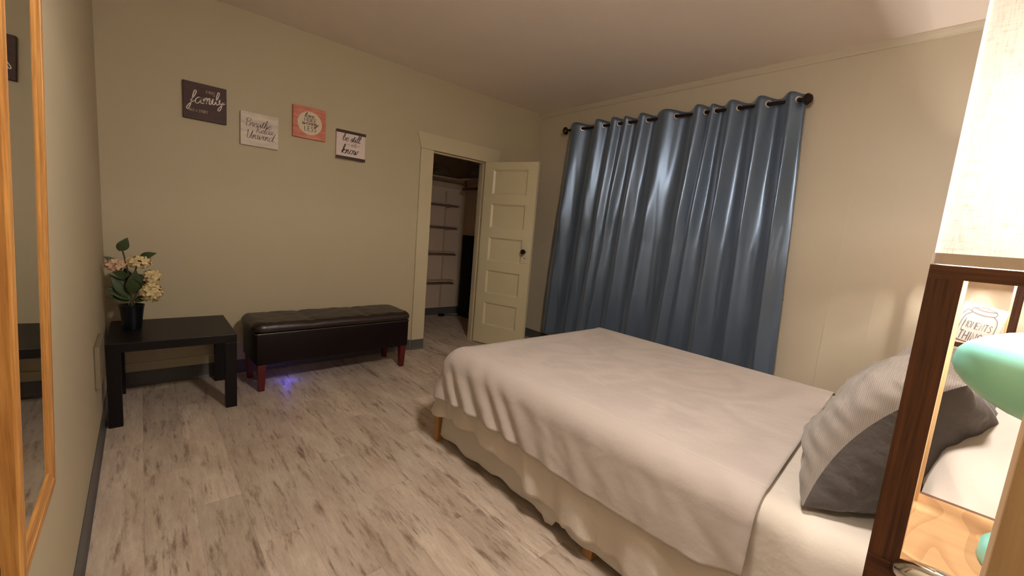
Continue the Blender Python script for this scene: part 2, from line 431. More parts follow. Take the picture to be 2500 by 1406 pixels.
for a, c in rows:
    dbox(b, st, DW-st, .017, DT-.017, a, c)
    # sloped moulding around the recess, both faces
    for t0, t1 in ((DT, DT-.017), (0, .017)):
        o = [D(st, t0, a), D(DW-st, t0, a), D(DW-st, t0, c), D(st, t0, c)]
        g_ = .019
        i_ = [D(st+g_, t1, a+g_), D(DW-st-g_, t1, a+g_), D(DW-st-g_, t1, c-g_), D(st+g_, t1, c-g_)]
        ov = [b.verts.new(p) for p in o]; iv = [b.verts.new(p) for p in i_]
        for k in range(4): b.faces.new((ov[k], ov[(k+1) % 4], iv[(k+1) % 4], iv[k]))
door = obj('door_1', b, M_doorp, origin=tuple(hinge)); door['kind'] = 'structure'
door['label'] = 'cream five panel closet door standing open beside the curtains'
b = BM(); dbox(b, DW-.092, DW-.04, DT, DT+.006, .985, 1.165, .002); obj('door_plate', b, M_plate, door)
b = BM(); lathe(b, D(DW-.066, DT+.006, 1.108), [(.011, 0), (.010, .022), (.020, .030), (.027, .040), (.028, .052), (.022, .062), (0, .066)], 24, dn)
obj('door_knob', b, M_bronze, door, True, 'dark brown round door knob')
b = BM(); lathe(b, D(DW-.066, DT+.0062, 1.04), [(.006, 0), (.006, .0012), (0, .0012)], 12, dn); obj('keyhole', b, M_dark, door)

# ------------------------------------------------------------------ closet contents
b = BM(); box(b, CXL+.002, CXR-.004, CYB-.30, CYB-.003, 1.945, 1.967, .002)
box(b, CXL+.002, CXR-.004, CYB-.022, CYB-.003, 1.86, 1.944)
tag(obj('closet_shelf', b, M_hemp), 'long white top shelf across the back of the closet', 'shelf')
b = BM(); box(b, CXR-.33, CXR-.002, .35, CYB-.305, 1.945, 1.967, .002); box(b, CXR-.02, CXR-.002, .35, CYB-.305, 1.86, 1.944)
tag(obj('closet_shelf', b, M_hemp), 'white side shelf on the right closet wall holding bedding', 'shelf')
for k, (zz, lab) in enumerate(((1.625, 'narrow white closet shelf just below the top shelf'), (1.315, 'narrow white closet shelf second below the top shelf'),
                               (.945, 'narrow white closet shelf above the lowest one'), (.53, 'lowest narrow white closet shelf above the floor'))):
    t = thing('wall_shelf', (-.75, CYB, zz), lab, 'shelf', 'narrow shelves on the closet back wall')
    b = BM(); box(b, -1.25, -.24, CYB-.17, CYB-.014, zz-.016, zz, .002); obj('shelf_board', b, M_hemp, t)
    for xx in (-.385, -1.0):
        b = BM(); obox(b, (xx, CYB-.085, zz-.034), Vector((1, 0, 0)), Vector((0, 1, 0)), Vector((0, 0, 1)), .008, .07, .018, taper=1)
        for v in b.verts:
            if v.co.z < zz-.035: v.co.y = max(v.co.y, CYB-.06)
        obj('bracket', b, M_hemp, t)
for xx, lab in ((-.385, 'slotted white shelf track near the closet corner'), (-1.0, 'slotted white shelf track hidden left of the closet opening')):
    b = BM(); box(b, xx-.012, xx+.012, CYB-.013, CYB, .12, 1.80)
    for k in range(40): box(b, xx-.002, xx+.002, CYB-.0136, CYB-.0126, .15+k*.041, .175+k*.041)
    tag(obj('shelf_track', b, M_hemp), lab, 'bracket')
b = BM(); tube(b, [(-.30, 1.13, 1.835), (-.30, .16, 1.835)], .017, 12)
t = thing('closet_rod', (-.30, .6, 1.835), 'dark wooden hanging rod under the closet side shelf', 'rod'); obj('rod', b, M_walnut, t, True)
for yy in (1.08, .42):
    b = BM(); box(b, -.312, -.288, yy-.01, yy+.01, 1.83, 1.944); obj('hanger_bracket', b, M_walnut, t)
b = BM(); box(b, -.145, -.056, 1.04, 1.30, 0.0, 1.20, .010); t = obj('tall_case', b, M_dark, origin=(-.10, 1.17, 0))
tag(t, 'tall narrow black case standing in the closet corner', 'case')
b = BM(); box(b, -.46, -.38, 1.28, 1.34, .0, .035, .008); t = thing('power_adapter', (-.42, 1.31, 0), 'small black adapter with cable on the closet floor', 'adapter')
obj('adapter_body', b, M_dark, t)
b = BM(); tube(b, [(-.38, 1.31, .008), (-.33, 1.33, .006), (-.27, 1.30, .006), (-.165, 1.22, .006)], .004, 8); obj('cable', b, M_dark, t, True)

def lump(name, c, a, h, d, mt, seed, lab, cat):
    """soft folded bundle"""
    b = BM(); bmesh.ops.create_icosphere(b, subdivisions=4, radius=1)
    for v in b.verts:
        n = noise.noise(v.co*1.6 + Vector((seed, 0, 0)))*.18 + noise.noise(v.co*4 + Vector((seed, 3, 0)))*.06
        p = v.co*(1+n)
        z = p.z
        if z < -.55: z = -.55 + (z+.55)*.02
        v.co = Vector((c[0]+p.x*a, c[1]+p.y*d, c[2]+(z+.565)*h))
    o = obj(name, b, mt, None, 'all', origin=(c[0], c[1], c[2]))
    return tag(o, lab, cat)
lump('folded_bedding', (-.62, CYB-.16, 1.9675), .17, .10, .125, M_bagb, 1.3, 'dim grey bundle of bedding on the top closet shelf, left one', 'bedding')
lump('folded_bedding', (-.215, .93, 1.9675), .135, .12, .17, M_bagb, 5.1, 'dim grey bundle of bedding on the closet side shelf, right one', 'bedding')

# ------------------------------------------------------------------ mirror on the left wall
t = thing('wall_mirror', (XL, -2.69, .648), 'tall oak framed mirror hanging on the left wall', 'mirror')
MY0, MY1, MZ0, MZ1 = -2.862, -2.500, .648, 1.98      # near, far, bottom, top
tilt = math.radians(1.3)
def MP(y, d, z):   # d = distance out from the wall
    d2 = d + .006
    return Vector((XL + d2 + (z-MZ0)*math.tan(tilt), y, z))
prof = [(0, .0), (0, .020), (.006, .024), (.024, .024), (.026, .0205), (.029, .0205), (.031, .0235), (.040, .0225), (.050, .0195), (.050, .0)]
def mitre(bm, e0, e1, inn0, inn1):
    rows = [[p for p in (MP(e[0]+i[0]*a, d, e[1]+i[1]*a) for a, d in prof)] for e, i in ((e0, inn0), (e1, inn1))]
    V = grid(bm, rows); bm.faces.new(V[0]); bm.faces.new(list(reversed(V[1])))
cs = {'nb': ((MY0, MZ0), (1, 1)), 'nt': ((MY0, MZ1), (1, -1)), 'fb': ((MY1, MZ0), (-1, 1)), 'ft': ((MY1, MZ1), (-1, -1))}
for a, c, mt in (('nb', 'nt', M_oak), ('fb', 'ft', M_oak), ('nb', 'fb', M_oakh), ('nt', 'ft', M_oakh)):
    b = BM(); mitre(b, cs[a][0], cs[c][0], cs[a][1], cs[c][1]); obj('frame_side', b, mt, t)
b = BM(); g = .045
q = [MP(MY0+g, .017, MZ0+g), MP(MY1-g, .017, MZ0+g), MP(MY1-g, .017, MZ1-g), MP(MY0+g, .017, MZ1-g)]
q2 = [MP(MY0+g, .006, MZ0+g), MP(MY1-g, .006, MZ0+g), MP(MY1-g, .006, MZ1-g), MP(MY0+g, .006, MZ1-g)]
A = [b.verts.new(p) for p in q]; B = [b.verts.new(p) for p in q2]
b.faces.new(A); b.faces.new(list(reversed(B)))
for k in range(4): b.faces.new((A[k], A[(k+1) % 4], B[(k+1) % 4], B[k]))
obj('mirror_glass', b, M_mirror, t)

# ------------------------------------------------------------------ lettering: pen strokes
GL = {
 'a': (1.05, [[(.75, .85), (.45, 1), (.1, .7), (.05, .25), (.3, 0), (.65, .35), (.8, .95), (.75, .3), (.92, .02), (1.15, .3)]]),
 'b': (.85, [[(0, .4), (.35, 1.3), (.45, 1.9), (.25, 2), (.15, 1.4), (.12, .4), (.3, 0), (.65, .2), (.7, .7), (.45, .95), (.85, .75)]]),
 'd': (1.05, [[(.75, .85), (.45, 1), (.1, .7), (.05, .25), (.3, 0), (.65, .35), (.95, 2), (.8, .8), (.78, .2), (.95, .02), (1.15, .3)]]),
 'e': (.75, [[(0, .35), (.5, .6), (.6, .9), (.38, 1), (.12, .6), (.2, .1), (.5, 0), (.85, .35)]]),
 'f': (.6, [[(0, .4), (.4, 1.1), (.62, 1.8), (.45, 2.05), (.28, 1.6), (.1, 0), (-.1, -.8), (-.3, -.95), (-.35, -.6), (.1, .1), (.6, .4)]]),
 'h': (.85, [[(0, .3), (.35, 1.3), (.4, 1.95), (.22, 1.9), (.1, 0)], [(.1, .1), (.3, .8), (.55, .95), (.6, .5), (.65, .05), (.95, .3)]]),
 'i': (.5, [[(0, .35), (.2, .95), (.18, .2), (.35, 0), (.6, .3)], [(.26, 1.35), (.31, 1.46)]]),
 'k': (.85, [[(0, .3), (.35, 1.3), (.4, 1.95), (.22, 1.9), (.1, 0)], [(.15, .4), (.5, .95), (.6, .75), (.2, .45), (.5, .1), (.72, 0), (.95, .3)]]),
 'l': (.5, [[(0, .3), (.35, 1.2), (.45, 1.9), (.28, 2), (.15, 1.4), (.15, .3), (.35, 0), (.6, .3)]]),
 'm': (1.12, [[(0, .5), (.15, .95), (.12, 0)], [(.12, .2), (.35, .9), (.5, .9), (.48, 0)], [(.48, .2), (.72, .9), (.88, .85), (.86, .15), (1, 0), (1.2, .3)]]),
 'n': (.88, [[(0, .5), (.15, .95), (.12, 0)], [(.12, .2), (.4, .9), (.55, .85), (.55, .15), (.7, 0), (.95, .3)]]),
 'o': (.8, [[(.4, 1), (.1, .7), (.1, .2), (.4, 0), (.65, .3), (.6, .8), (.4, 1), (.6, .85), (.9, .85)]]),
 'r': (.65, [[(0, .3), (.2, 1.05), (.25, .85), (.5, .9), (.45, .3), (.58, 0), (.75, .3)]]),
 's': (.62, [[(0, .3), (.4, 1), (.35, .75), (.5, .3), (.3, 0), (.05, .15), (.5, .1), (.7, .35)]]),
 't': (.55, [[(0, .3), (.3, 1.6), (.2, .4), (.35, 0), (.65, .3)], [(-.05, 1.1), (.55, 1.2)]]),
 'u': (.9, [[(0, .4), (.15, .95), (.12, .3), (.3, 0), (.6, .4), (.68, .95), (.65, .2), (.8, 0), (1, .3)]]),
 'v': (.85, [[(0, .7), (.2, .95), (.3, .05), (.65, .9), (.9, .85)]]),
 'w': (1.15, [[(0, .7), (.15, .95), (.22, .1), (.4, .1), (.55, .85), (.6, .1), (.8, .1), (1, .9), (1.2, .85)]]),
 'x': (.75, [[(0, .8), (.25, .9), (.5, .1), (.8, .2)], [(.7, .95), (.05, 0)]]),
 'y': (.85, [[(0, .5), (.15, .95), (.15, .35), (.35, .1), (.65, .6), (.7, .95), (.55, 0), (.3, -.8), (.05, -.9), (.1, -.5), (.6, .1), (.9, .3)]]),
 'B': (1.1, [[(.1, 1.7), (.2, 0)], [(-.2, 1.4), (.2, 1.95), (.8, 1.9), (.8, 1.3), (.3, 1.05), (.9, .9), (.95, .2), (.5, 0), (.1, .1)]]),
 'R': (1.1, [[(.1, 1.8), (.15, 0)], [(-.2, 1.4), (.2, 1.95), (.75, 1.9), (.75, 1.2), (.25, 1), (.6, .5), (.9, 0), (1.15, .2)]]),
 'U': (1.3, [[(-.1, 1.5), (.15, 1.9), (.2, .6), (.4, 0), (.75, .2), (1, 1.9), (1, .3), (1.15, 0), (1.35, .3)]]),
 ' ': (.55, [])}
CAP = {  # printed capitals, straight strokes, width .6 height 1.5
 'A': [[(0, 0), (.3, 1.5), (.6, 0)], [(.12, .55), (.48, .55)]], 'D': [[(0, 0), (0, 1.5), (.35, 1.4), (.6, 1), (.6, .5), (.35, .1), (0, 0)]],
 'E': [[(.55, 1.5), (0, 1.5), (0, 0), (.55, 0)], [(0, .78), (.45, .78)]], 'G': [[(.6, 1.25), (.35, 1.5), (.05, 1.2), (.05, .3), (.35, 0), (.6, .25), (.6, .65), (.35, .65)]],
 'H': [[(0, 0), (0, 1.5)], [(.6, 0), (.6, 1.5)], [(0, .75), (.6, .75)]], 'I': [[(.1, 0), (.1, 1.5)]], 'L': [[(0, 1.5), (0, 0), (.5, 0)]],
 'M': [[(0, 0), (.05, 1.5), (.35, .5), (.65, 1.5), (.7, 0)]], 'N': [[(0, 0), (0, 1.5), (.6, 0), (.6, 1.5)]],
 'O': [[(.3, 1.5), (.05, 1.2), (.05, .3), (.3, 0), (.6, .3), (.6, 1.2), (.3, 1.5)]], 'R': [[(0, 0), (0, 1.5), (.45, 1.45), (.5, 1), (0, .8), (.55, 0)]],
 'S': [[(.55, 1.3), (.3, 1.5), (.05, 1.2), (.5, .6), (.5, .2), (.25, 0), (0, .2)]], 'T': [[(.3, 0), (.3, 1.5)], [(0, 1.5), (.6, 1.5)]],
 'V': [[(0, 1.5), (.3, 0), (.6, 1.5)]], 'Y': [[(0, 1.5), (.3, .75), (.6, 1.5)], [(.3, .75), (.3, 0)]], ' ': [], '-': [[(0, .7), (.6, .8)]]}

def catmull(p, k=8):
    if len(p) < 3: return [tuple(a + (c-a)*i/k for a, c in zip(p[0], p[1])) for i in range(k+1)]
    P = [p[0]] + list(p) + [p[-1]]; out = []
    for i in range(1, len(P)-2):
        for s in range(k):
            t = s/k
            out.append(tuple(.5*(2*P[i][d] + (P[i+1][d]-P[i-1][d])*t + (2*P[i-1][d]-5*P[i][d]+4*P[i+1][d]-P[i+2][d])*t*t
                             + (3*P[i][d]-P[i-1][d]-3*P[i+1][d]+P[i+2][d])*t**3) for d in (0, 1)))
    return out + [tuple(p[-1])]

def word(text, cap=False, slant=.25, gap=.12):
    x = 0; out = []
    for ch in text:
        if cap:
            st = CAP[ch]; wd = .35 if ch == ' ' else (.3 if ch == 'I' else .72)
            for s in st: out.append([(x+px, py) for px, py in s])
            x += wd + gap
        else:
            wd, st = GL[ch]
            for s in st: out.append([(x+px+py*slant, py) for px, py in catmull(s)])
            x += wd
    return out

def letter(bm, F, lines):
    """F(u,v)->world; lines = (text, cap, centre u, centre v, width, rise angle deg, pen)"""
    for text, cap, cu, cv, wd, rise, pen, *sq in lines:
        sq = sq[0] if sq else 1.0
        st = word(text, cap)
        xs = [p[0] for s in st for p in s]; x0, x1 = min(xs), max(xs); sc = wd/(x1-x0)
        mid = .75 if cap else .5
        ca, sa = math.cos(math.radians(rise)), math.sin(math.radians(rise))
        for s in st:
            pts = []
            for px, py in s:
                X, Y = (px-(x0+x1)/2)*sc, (py-mid)*sc*sq
                pts.append((cu + X*ca - Y*sa, cv + X*sa + Y*ca))
            L, R_ = [], []
            for i, p in enumerate(pts):
                a = pts[max(i-1, 0)]; c = pts[min(i+1, len(pts)-1)]
                dx, dy = c[0]-a[0], c[1]-a[1]; l = math.hypot(dx, dy) or 1e-9; dx /= l; dy /= l
                wdt = pen*(.38 + .62*abs(dx*.2+dy*.98)) if not cap else pen
                L.append(bm.verts.new(F(p[0]-dy*wdt, p[1]+dx*wdt))); R_.append(bm.verts.new(F(p[0]+dy*wdt, p[1]-dx*wdt)))
            for i in range(len(pts)-1):
                bm.faces.new((L[i], L[i+1], R_[i+1], R_[i]))

def blotch(name, c1, c2, rows=True):
    M, nt, b = new_mat(name); b.inputs['Roughness'].default_value = .6
    v = coords(nt, (6, 6, 26)); n = nd(nt, 'ShaderNodeTexNoise'); n.inputs['Scale'].default_value = 1.3; n.inputs['Detail'].default_value = 5
    nt.links.new(v, n.inputs['Vector']); rp = nd(nt, 'ShaderNodeValToRGB')
    rp.color_ramp.elements[0].position = .35; rp.color_ramp.elements[1].position = .65
    rp.color_ramp.elements[0].color = c1; rp.color_ramp.elements[1].color = c2
    nt.links.new(n.outputs['Fac'], rp.inputs['Fac']); nt.links.new(rp.outputs['Color'], b.inputs['Base Color'])
    return M
M_s1 = blotch('dark_brown_sign', srgb(60, 36, 32), srgb(74, 44, 38))
M_s2 = blotch('whitewashed_sign', srgb(206, 192, 178), srgb(224, 212, 198))
M_s3 = blotch('coral_plank_sign', srgb(196, 112, 84), srgb(216, 140, 120))
M_s4 = blotch('pinkish_white_sign', srgb(224, 204, 196), srgb(230, 212, 204))
M_ink = mat('grey_brown_ink', srgb(112, 92, 88), .7); M_inkd = mat('dark_brown_ink', srgb(64, 46, 40), .7)
M_inkw = mat('white_ink', srgb(236, 218, 208), .7); M_inkt = mat('tan_ink', srgb(176, 152, 136), .7); M_cream = mat('cream_disc', srgb(222, 206, 180), .7)
M_edge = mat('dark_sign_edge', srgb(58, 36, 32), .6)

def sign(x0, x1, z0, z1, pm, label, lines_by_mat, extra=None):
    t = thing('wall_sign', ((x0+x1)/2, .01, z0), label, 'sign', 'square wooden signs on the back wall')
    b = BM(); box(b, x0, x1, -.018, .0098, z0, z1, .0012, 1); obj('panel', b, pm, t)
    F = lambda u, v, d=-.0195: Vector((x0 + u*(x1-x0), d, z0 + v*(z1-z0)))
    if extra: extra(t, F)
    for mt, lines, d in lines_by_mat:
        for ln in lines:
            b = BM(); letter(b, lambda u, v: F(u, v, d), [ln]); obj('lettering', b, mt, t)
    return t
sign(-3.446, -3.196, 1.905, 2.151, M_s1, 'dark brown wooden sign reading EVERY family HAS A STORY, highest on the left',
     [(M_inkw, [('family', False, .50, .55, .92, 8, .0115)], -.0195), (M_inkt, [('EVERY', True, .62, .80, .20, 0, .006), ('HAS A STORY', True, .34, .24, .42, 0, .006)], -.0195)])
sign(-3.11, -2.859, 1.79, 2.033, M_s2, 'whitewashed wooden sign reading Breathe Relax Unwind',
     [(M_ink, [('Breathe', False, .47, .64, .68, 0, .0075), ('Relax', False, .64, .47, .46, 0, .007), ('Unwind', False, .54, .28, .76, 0, .0075)], -.0195)])
def disc(t, F):
    b = BM()
    pts = [F(.505 + .372*math.cos(2*PI*k/48), .495 + .372*math.sin(2*PI*k/48), -.0188) for k in range(48)]
    b.faces.new([b.verts.new(p) for p in pts]); obj('circle', b, M_cream, t, label='cream painted circle')
sign(-2.755, -2.505, 1.922, 2.167, M_s3, 'coral sign with cream circle reading love MORE worry LESS',
     [(M_inkd, [('love', False, .49, .715, .30, 0, .0085, .72), ('MORE', True, .52, .60, .37, 0, .0075, .68), ('worry', False, .52, .475, .50, 0, .0085, .62), ('LESS', True, .52, .32, .35, 0, .008, .85)], -.0198)], disc)
def bars(t, F):
    for v0, v1 in ((.0, .105), (.905, 1.0)):
        b = BM(); p = F(0, v0); q = F(1, v1); box(b, p.x-.003, q.x+.003, -.024, -.0182, p.z, q.z, .001, 1); obj('wood_strip', b, M_edge, t, label='dark brown wooden strip')
sign(-2.415, -2.166, 1.810, 2.052, M_s4, 'pinkish white sign with dark strips reading be still AND know',
     [(M_inkd, [('be still', False, .53, .70, .66, 0, .0105), ('know', False, .48, .285, .60, 0, .0125)], -.0195), (M_ink, [('- AND -', True, .60, .525, .40, 0, .007)], -.0195)], bars)

# ------------------------------------------------------------------ black side table in the left corner
t = thing('side_table', (-3.54, -.375, 0), 'black square side table in the left corner under the flower pot', 'table')
tx0, tx1, ty0, ty1 = -3.852, -3.232, -.682, -.068
b = BM(); box(b, tx0, tx1, ty0, ty1, .443, .497, .003); obj('tabletop', b, M_black, t)
for (ax, ay) in ((tx0, ty0), (tx1-.062, ty0), (tx0, ty1-.062), (tx1-.062, ty1-.062)):
    b = BM(); box(b, ax+.0005, ax+.0615, ay+.0005, ay+.0615, 0, .4425, .002); obj('leg', b, M_black, t)
b = BM(); tube(b, [(-3.80, .004, .165), (-3.6, .004, .166), (-3.4, .004, .170), (-3.13, .004, .172)], .004, 8)  # thin tube standing in for a seam of the wall panelling
tag(obj('wall_seam', b, M_trim, smooth=True), 'thin seam of the wall panelling along the back wall under the black table', 'cable')
b = BM(); box(b, XL, XL+.022, -1.03, -.72, .36, .575, .005); box(b, XL+.022, XL+.024, -1.00, -.75, .385, .55, .001)  # plain flat box on the left wall
t = obj('wall_box', b, M_boxm, origin=(XL, -1.0, .52)); tag(t, 'flat beige box fixed low on the left wall beside the black table', 'wall box')

# ------------------------------------------------------------------ flowers in a black pot
random.seed(4)
PX, PY, PZ = -3.742, -.33, .4975
t = thing('potted_flowers', (PX, PY, PZ), 'cream artificial flowers with dark leaves in a black pot on the table', 'plant')
b = BM(); lathe(b, (PX, PY, PZ), [(0, 0), (.043, 0), (.046, .01), (.054, .09), (.061, .145), (.064, .155), (.060, .156), (.052, .13), (0, .128)], 32); obj('pot', b, M_pot, t, True)
def stem(p0, p1, bend, r=.004):
    p0 = Vector(p0); p1 = Vector(p1); m_ = (p0+p1)/2 + Vector(bend)
    b = BM(); tube(b, [p0*(1-s)**2 + m_*2*s*(1-s) + p1*s*s for s in [k/8 for k in range(9)]], r, 7); obj('stem', b, M_stem, t, True)
def leaf(base, tip, wd, nrm, fold=.25):
    base = Vector(base); tip = Vector(tip); d = tip-base; L_ = d.length; d.normalize(); nrm = Vector(nrm); nrm = (nrm - d*nrm.dot(d)).normalized(); s = d.cross(nrm)
    P = []
    for i in range(11):
        q_ = i/10; w_ = wd*math.sin(PI*min(1, q_**.75))*(1 if q_ < .98 else .2); mid = base + d*L_*q_ + nrm*(-.18*L_*(q_-.5)**2)
        P.append([mid + s*w_*k + nrm*(abs(k)*w_*fold) for k in (-1, -.5, 0, .5, 1)])
    b = BM(); grid(b, P)
    o = obj('leaf', b, M_leaf, t, 'all')
    so = o.modifiers.new('thickness', 'SOLIDIFY'); so.thickness = .0012
    return o
def flower(c, rad, n, mt, seed):
    rnd = random.Random(seed); b = BM(); c = Vector(c)
    for k in range(n):
        th = PI*(3-math.sqrt(5))*k; zz = 1-2*(k+.5)/n; rr = math.sqrt(1-zz*zz)
        d = Vector((math.cos(th)*rr, math.sin(th)*rr, zz)); pc = c + Vector((d.x*rad[0], d.y*rad[1], d.z*rad[2]))*rnd.uniform(.85, 1.05)
        u = d.orthogonal().normalized(); v = d.cross(u); a0 = rnd.uniform(0, PI)
        for j in range(4):
            a = a0 + j*PI/2; e = u*math.cos(a) + v*math.sin(a); f = d.cross(e); s = rnd.uniform(.014, .019)
            pts = [pc, pc + e*s*.6 + f*s*.6 + d*.003, pc + e*s*1.35 + f*s*.35 + d*.006, pc + e*s*1.35 - f*s*.35 + d*.006, pc + e*s*.6 - f*s*.6 + d*.003]
            b.faces.new([b.verts.new(p) for p in pts])
        bmesh.ops.create_icosphere(b, subdivisions=1, radius=.003, matrix=Matrix.Translation(pc + d*.004))
    o = obj('flower_head', b, mt, t); so = o.modifiers.new('thickness', 'SOLIDIFY'); so.thickness = .001
C1, C2, C3, C4 = (-3.645, -.37, .735), (-3.70, -.34, .925), (-3.81, -.34, .905), (-3.64, -.33, .83)
flower(C1, (.050, .046, .055), 34, M_petal, 1); flower(C2, (.060, .045, .030), 26, M_petal, 2); flower(C3, (.040, .042, .028), 20, M_petalp, 3); flower(C4, (.040, .040, .038), 22, M_petal, 4)
top = (PX, PY, PZ+.13)
for c_, bd in ((C1, (.0, -.02, .06)), (C2, (-.03, 0, .03)), (C3, (.03, 0, .02)), (C4, (-.03, .01, .05))): stem(top, c_, bd)
stem(top, (-3.775, -.34, 1.0), (.02, 0, .0))
for base, tip, wd, nr in (((-3.79, -.34, .99), (-3.748, -.35, 1.075), .030, (.4, -1, .2)), ((-3.70, -.33, .95), (-3.615, -.35, .985), .022, (0, -1, .5)),
        ((-3.75, -.33, .90), (-3.672, -.37, .93), .022, (.1, -1, .6)), ((-3.74, -.36, .72), (-3.715, -.39, .885), .038, (.2, -1, .1)),
        ((-3.745, -.35, .70), (-3.835, -.36, .85), .036, (0, -1, .5)), ((-3.745, -.35, .69), (-3.858, -.36, .775), .030, (.1, -1, .9)),
        ((-3.75, -.34, .68), (-3.855, -.36, .715), .026, (0, -1, .9)), ((-3.73, -.34, .68), (-3.655, -.36, .70), .024, (0, -1, 1)),
        ((-3.73, -.32, .74), (-3.66, -.31, .84), .03, (0, -1, .4)), ((-3.74, -.3, .75), (-3.77, -.25, .88), .034, (0, -1, .4)),
        ((-3.80, -.33, .92), (-3.86, -.33, .955), .014, (0, -1, .4)), ((-3.72, -.33, .85), (-3.69, -.40, .80), .028, (.3, -1, .4)),
        ((-3.76, -.35, .83), (-3.82, -.40, .87), .026, (0, -1, .5))):
    leaf(base, tip, wd, nr)

# ------------------------------------------------------------------ storage bench
br = math.radians(2.6); bx = Vector((math.cos(br), math.sin(br), 0)); by = Vector((-math.sin(br), math.cos(br), 0)); ez = Vector((0, 0, 1))
bc = Vector((-2.497, -.288, 0)); BL, BD = .612, .205
t = thing('storage_bench', bc, 'long dark brown leather storage bench with tufted lid against the back wall', 'bench')
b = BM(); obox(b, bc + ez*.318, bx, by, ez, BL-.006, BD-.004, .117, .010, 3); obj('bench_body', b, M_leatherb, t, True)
b = BM()
NU, NV = 90, 36
def lid(u, v, top):
    su = 1 if u >= 0 else -1
    # superellipse-ish outline with softly rounded corners
    ex_, ey_ = BL+.018, BD+.016; rc = .075
    X, Y = u*ex_, v*ey_
    cx_, cy_ = ex_-rc, ey_-rc
    if abs(X) > cx_ and abs(Y) > cy_:
        dx, dy = abs(X)-cx_, abs(Y)-cy_; mxx = max(dx, dy); l = math.hypot(dx, dy)
        if l > 1e-9:
            k = mxx/l; X = math.copysign(cx_+dx*k, X); Y = math.copysign(cy_+dy*k, Y)
    e = min(1, min(1-abs(u), (1-abs(v))*.42)/.085)
    h = math.sqrt(max(0, 1-(1-max(0, e))**2))
    z = .462 + .052*h
    if top:
        for su_ in (-.36, .36):               # cross seams
            z -= .012*h*math.exp(-((u-su_)/.012)**2)
            z -= .005*h*math.exp(-((u-su_)/.06)**2)
        z += .0045*h*noise.noise(Vector((u*9, v*3, 1.7))) + .003*h*noise.noise(Vector((u*22, v*7, 4)))
        z += .004*h*(1-v*v)
        return bc + bx*X + by*Y + ez*z
    return bc + bx*X + by*Y + ez*(.462 - .024*h)
gu = [math.sin(PI/2*(-1+2*i/NU)) if False else (-1+2*i/NU) for i in range(NU+1)]
edge = lambda s: math.copysign(1-(1-abs(s))**1.7, s)
P = [[lid(edge(u), edge(-1+2*j/NV), True) for j in range(NV+1)] for u in gu]
grid(b, P); P = [[lid(edge(u), edge(-1+2*j/NV), False) for j in range(NV+1)] for u in gu]; grid(b, P)
bmesh.ops.remove_doubles(b, verts=b.verts, dist=.0004)
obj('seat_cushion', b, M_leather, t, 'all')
b = BM()
ring = []
for k in range(48):
    a = 2*PI*k/48; ring.append(k)
for s0 in (-1, 1):
    tube(b, [bc + bx*(-BL+.01) + by*(s0*(BD-.004)) + ez*.434, bc + bx*(BL-.01) + by*(s0*(BD-.004)) + ez*.434], .006, 8)
    tube(b, [bc + bx*(s0*(BL-.006)) + by*(-BD+.01) + ez*.434, bc + bx*(s0*(BL-.006)) + by*(BD-.01) + ez*.434], .006, 8)
obj('piping', b, M_leather, t, True)
for sx in (-1, 1):
    for sy in (-1, 1):
        b = BM(); c_ = bc + bx*(sx*(BL-.045)) + by*(sy*(BD-.04))
        obox(b, c_ + ez*.1005, bx, by, ez, .029, .029, .1005, .003, 2, taper=.66); obj('leg', b, M_redwood, t)
# night light glowing bluish on the floor under the bench
gl = bpy.data.lights.new('blue_glow', 'POINT'); gl.energy = .26; gl.color = (.12, .10, 1); gl.shadow_soft_size = .02
b = BM(); box(b, -3.015, -2.988, -.225, -.198, .0, .028, .004); t = thing('night_light', (-3.0, -.21, 0), 'tiny device glowing bluish on the floor under the bench', 'night light')
obj('light_body', b, M_dark, t)
lo = bpy.data.objects.new('blue_glow', gl); C.objects.link(lo); lo.parent = t; lo.location = (.15, -.13, .06)

# ------------------------------------------------------------------ curtains and rod
RYL, RYR = -.552, -2.782      # rod ends (far, near)
def rodz(y): return 2.468 + (y-RYL)/(RYR-RYL)*(-.052)
RXC = -.115
t = thing('curtain_rod', (RXC, (RYL+RYR)/2, 2.44), 'dark bronze curtain rod with faceted finials above the blue curtains', 'curtain rod')
b = BM(); tube(b, [(RXC, RYL, rodz(RYL)), (RXC, RYR, rodz(RYR))], .0125, 14); obj('rod', b, M_bronze, t, True)
for yy, s in ((RYL, 1), (RYR, -1)):
    b = BM(); lathe(b, (RXC, yy, rodz(yy)), [(.013, 0), (.018, .004), (.040, .024), (.043, .034), (.026, .058), (.010, .064), (0, .064)], 8, Vector((0, s, 0))); obj('finial', b, M_bronze, t)
for yy in (RYL-.07, RYR+.085):
    b = BM(); tube(b, [(RXC, yy, rodz(yy)-.012), (-.05, yy, rodz(yy)-.03), (-.004, yy, rodz(yy)-.03)], .007, 8); box(b, -.008, -.0005, yy-.015, yy+.015, rodz(yy)-.07, rodz(yy)+.02)
    obj('bracket', b, M_bronze, t)

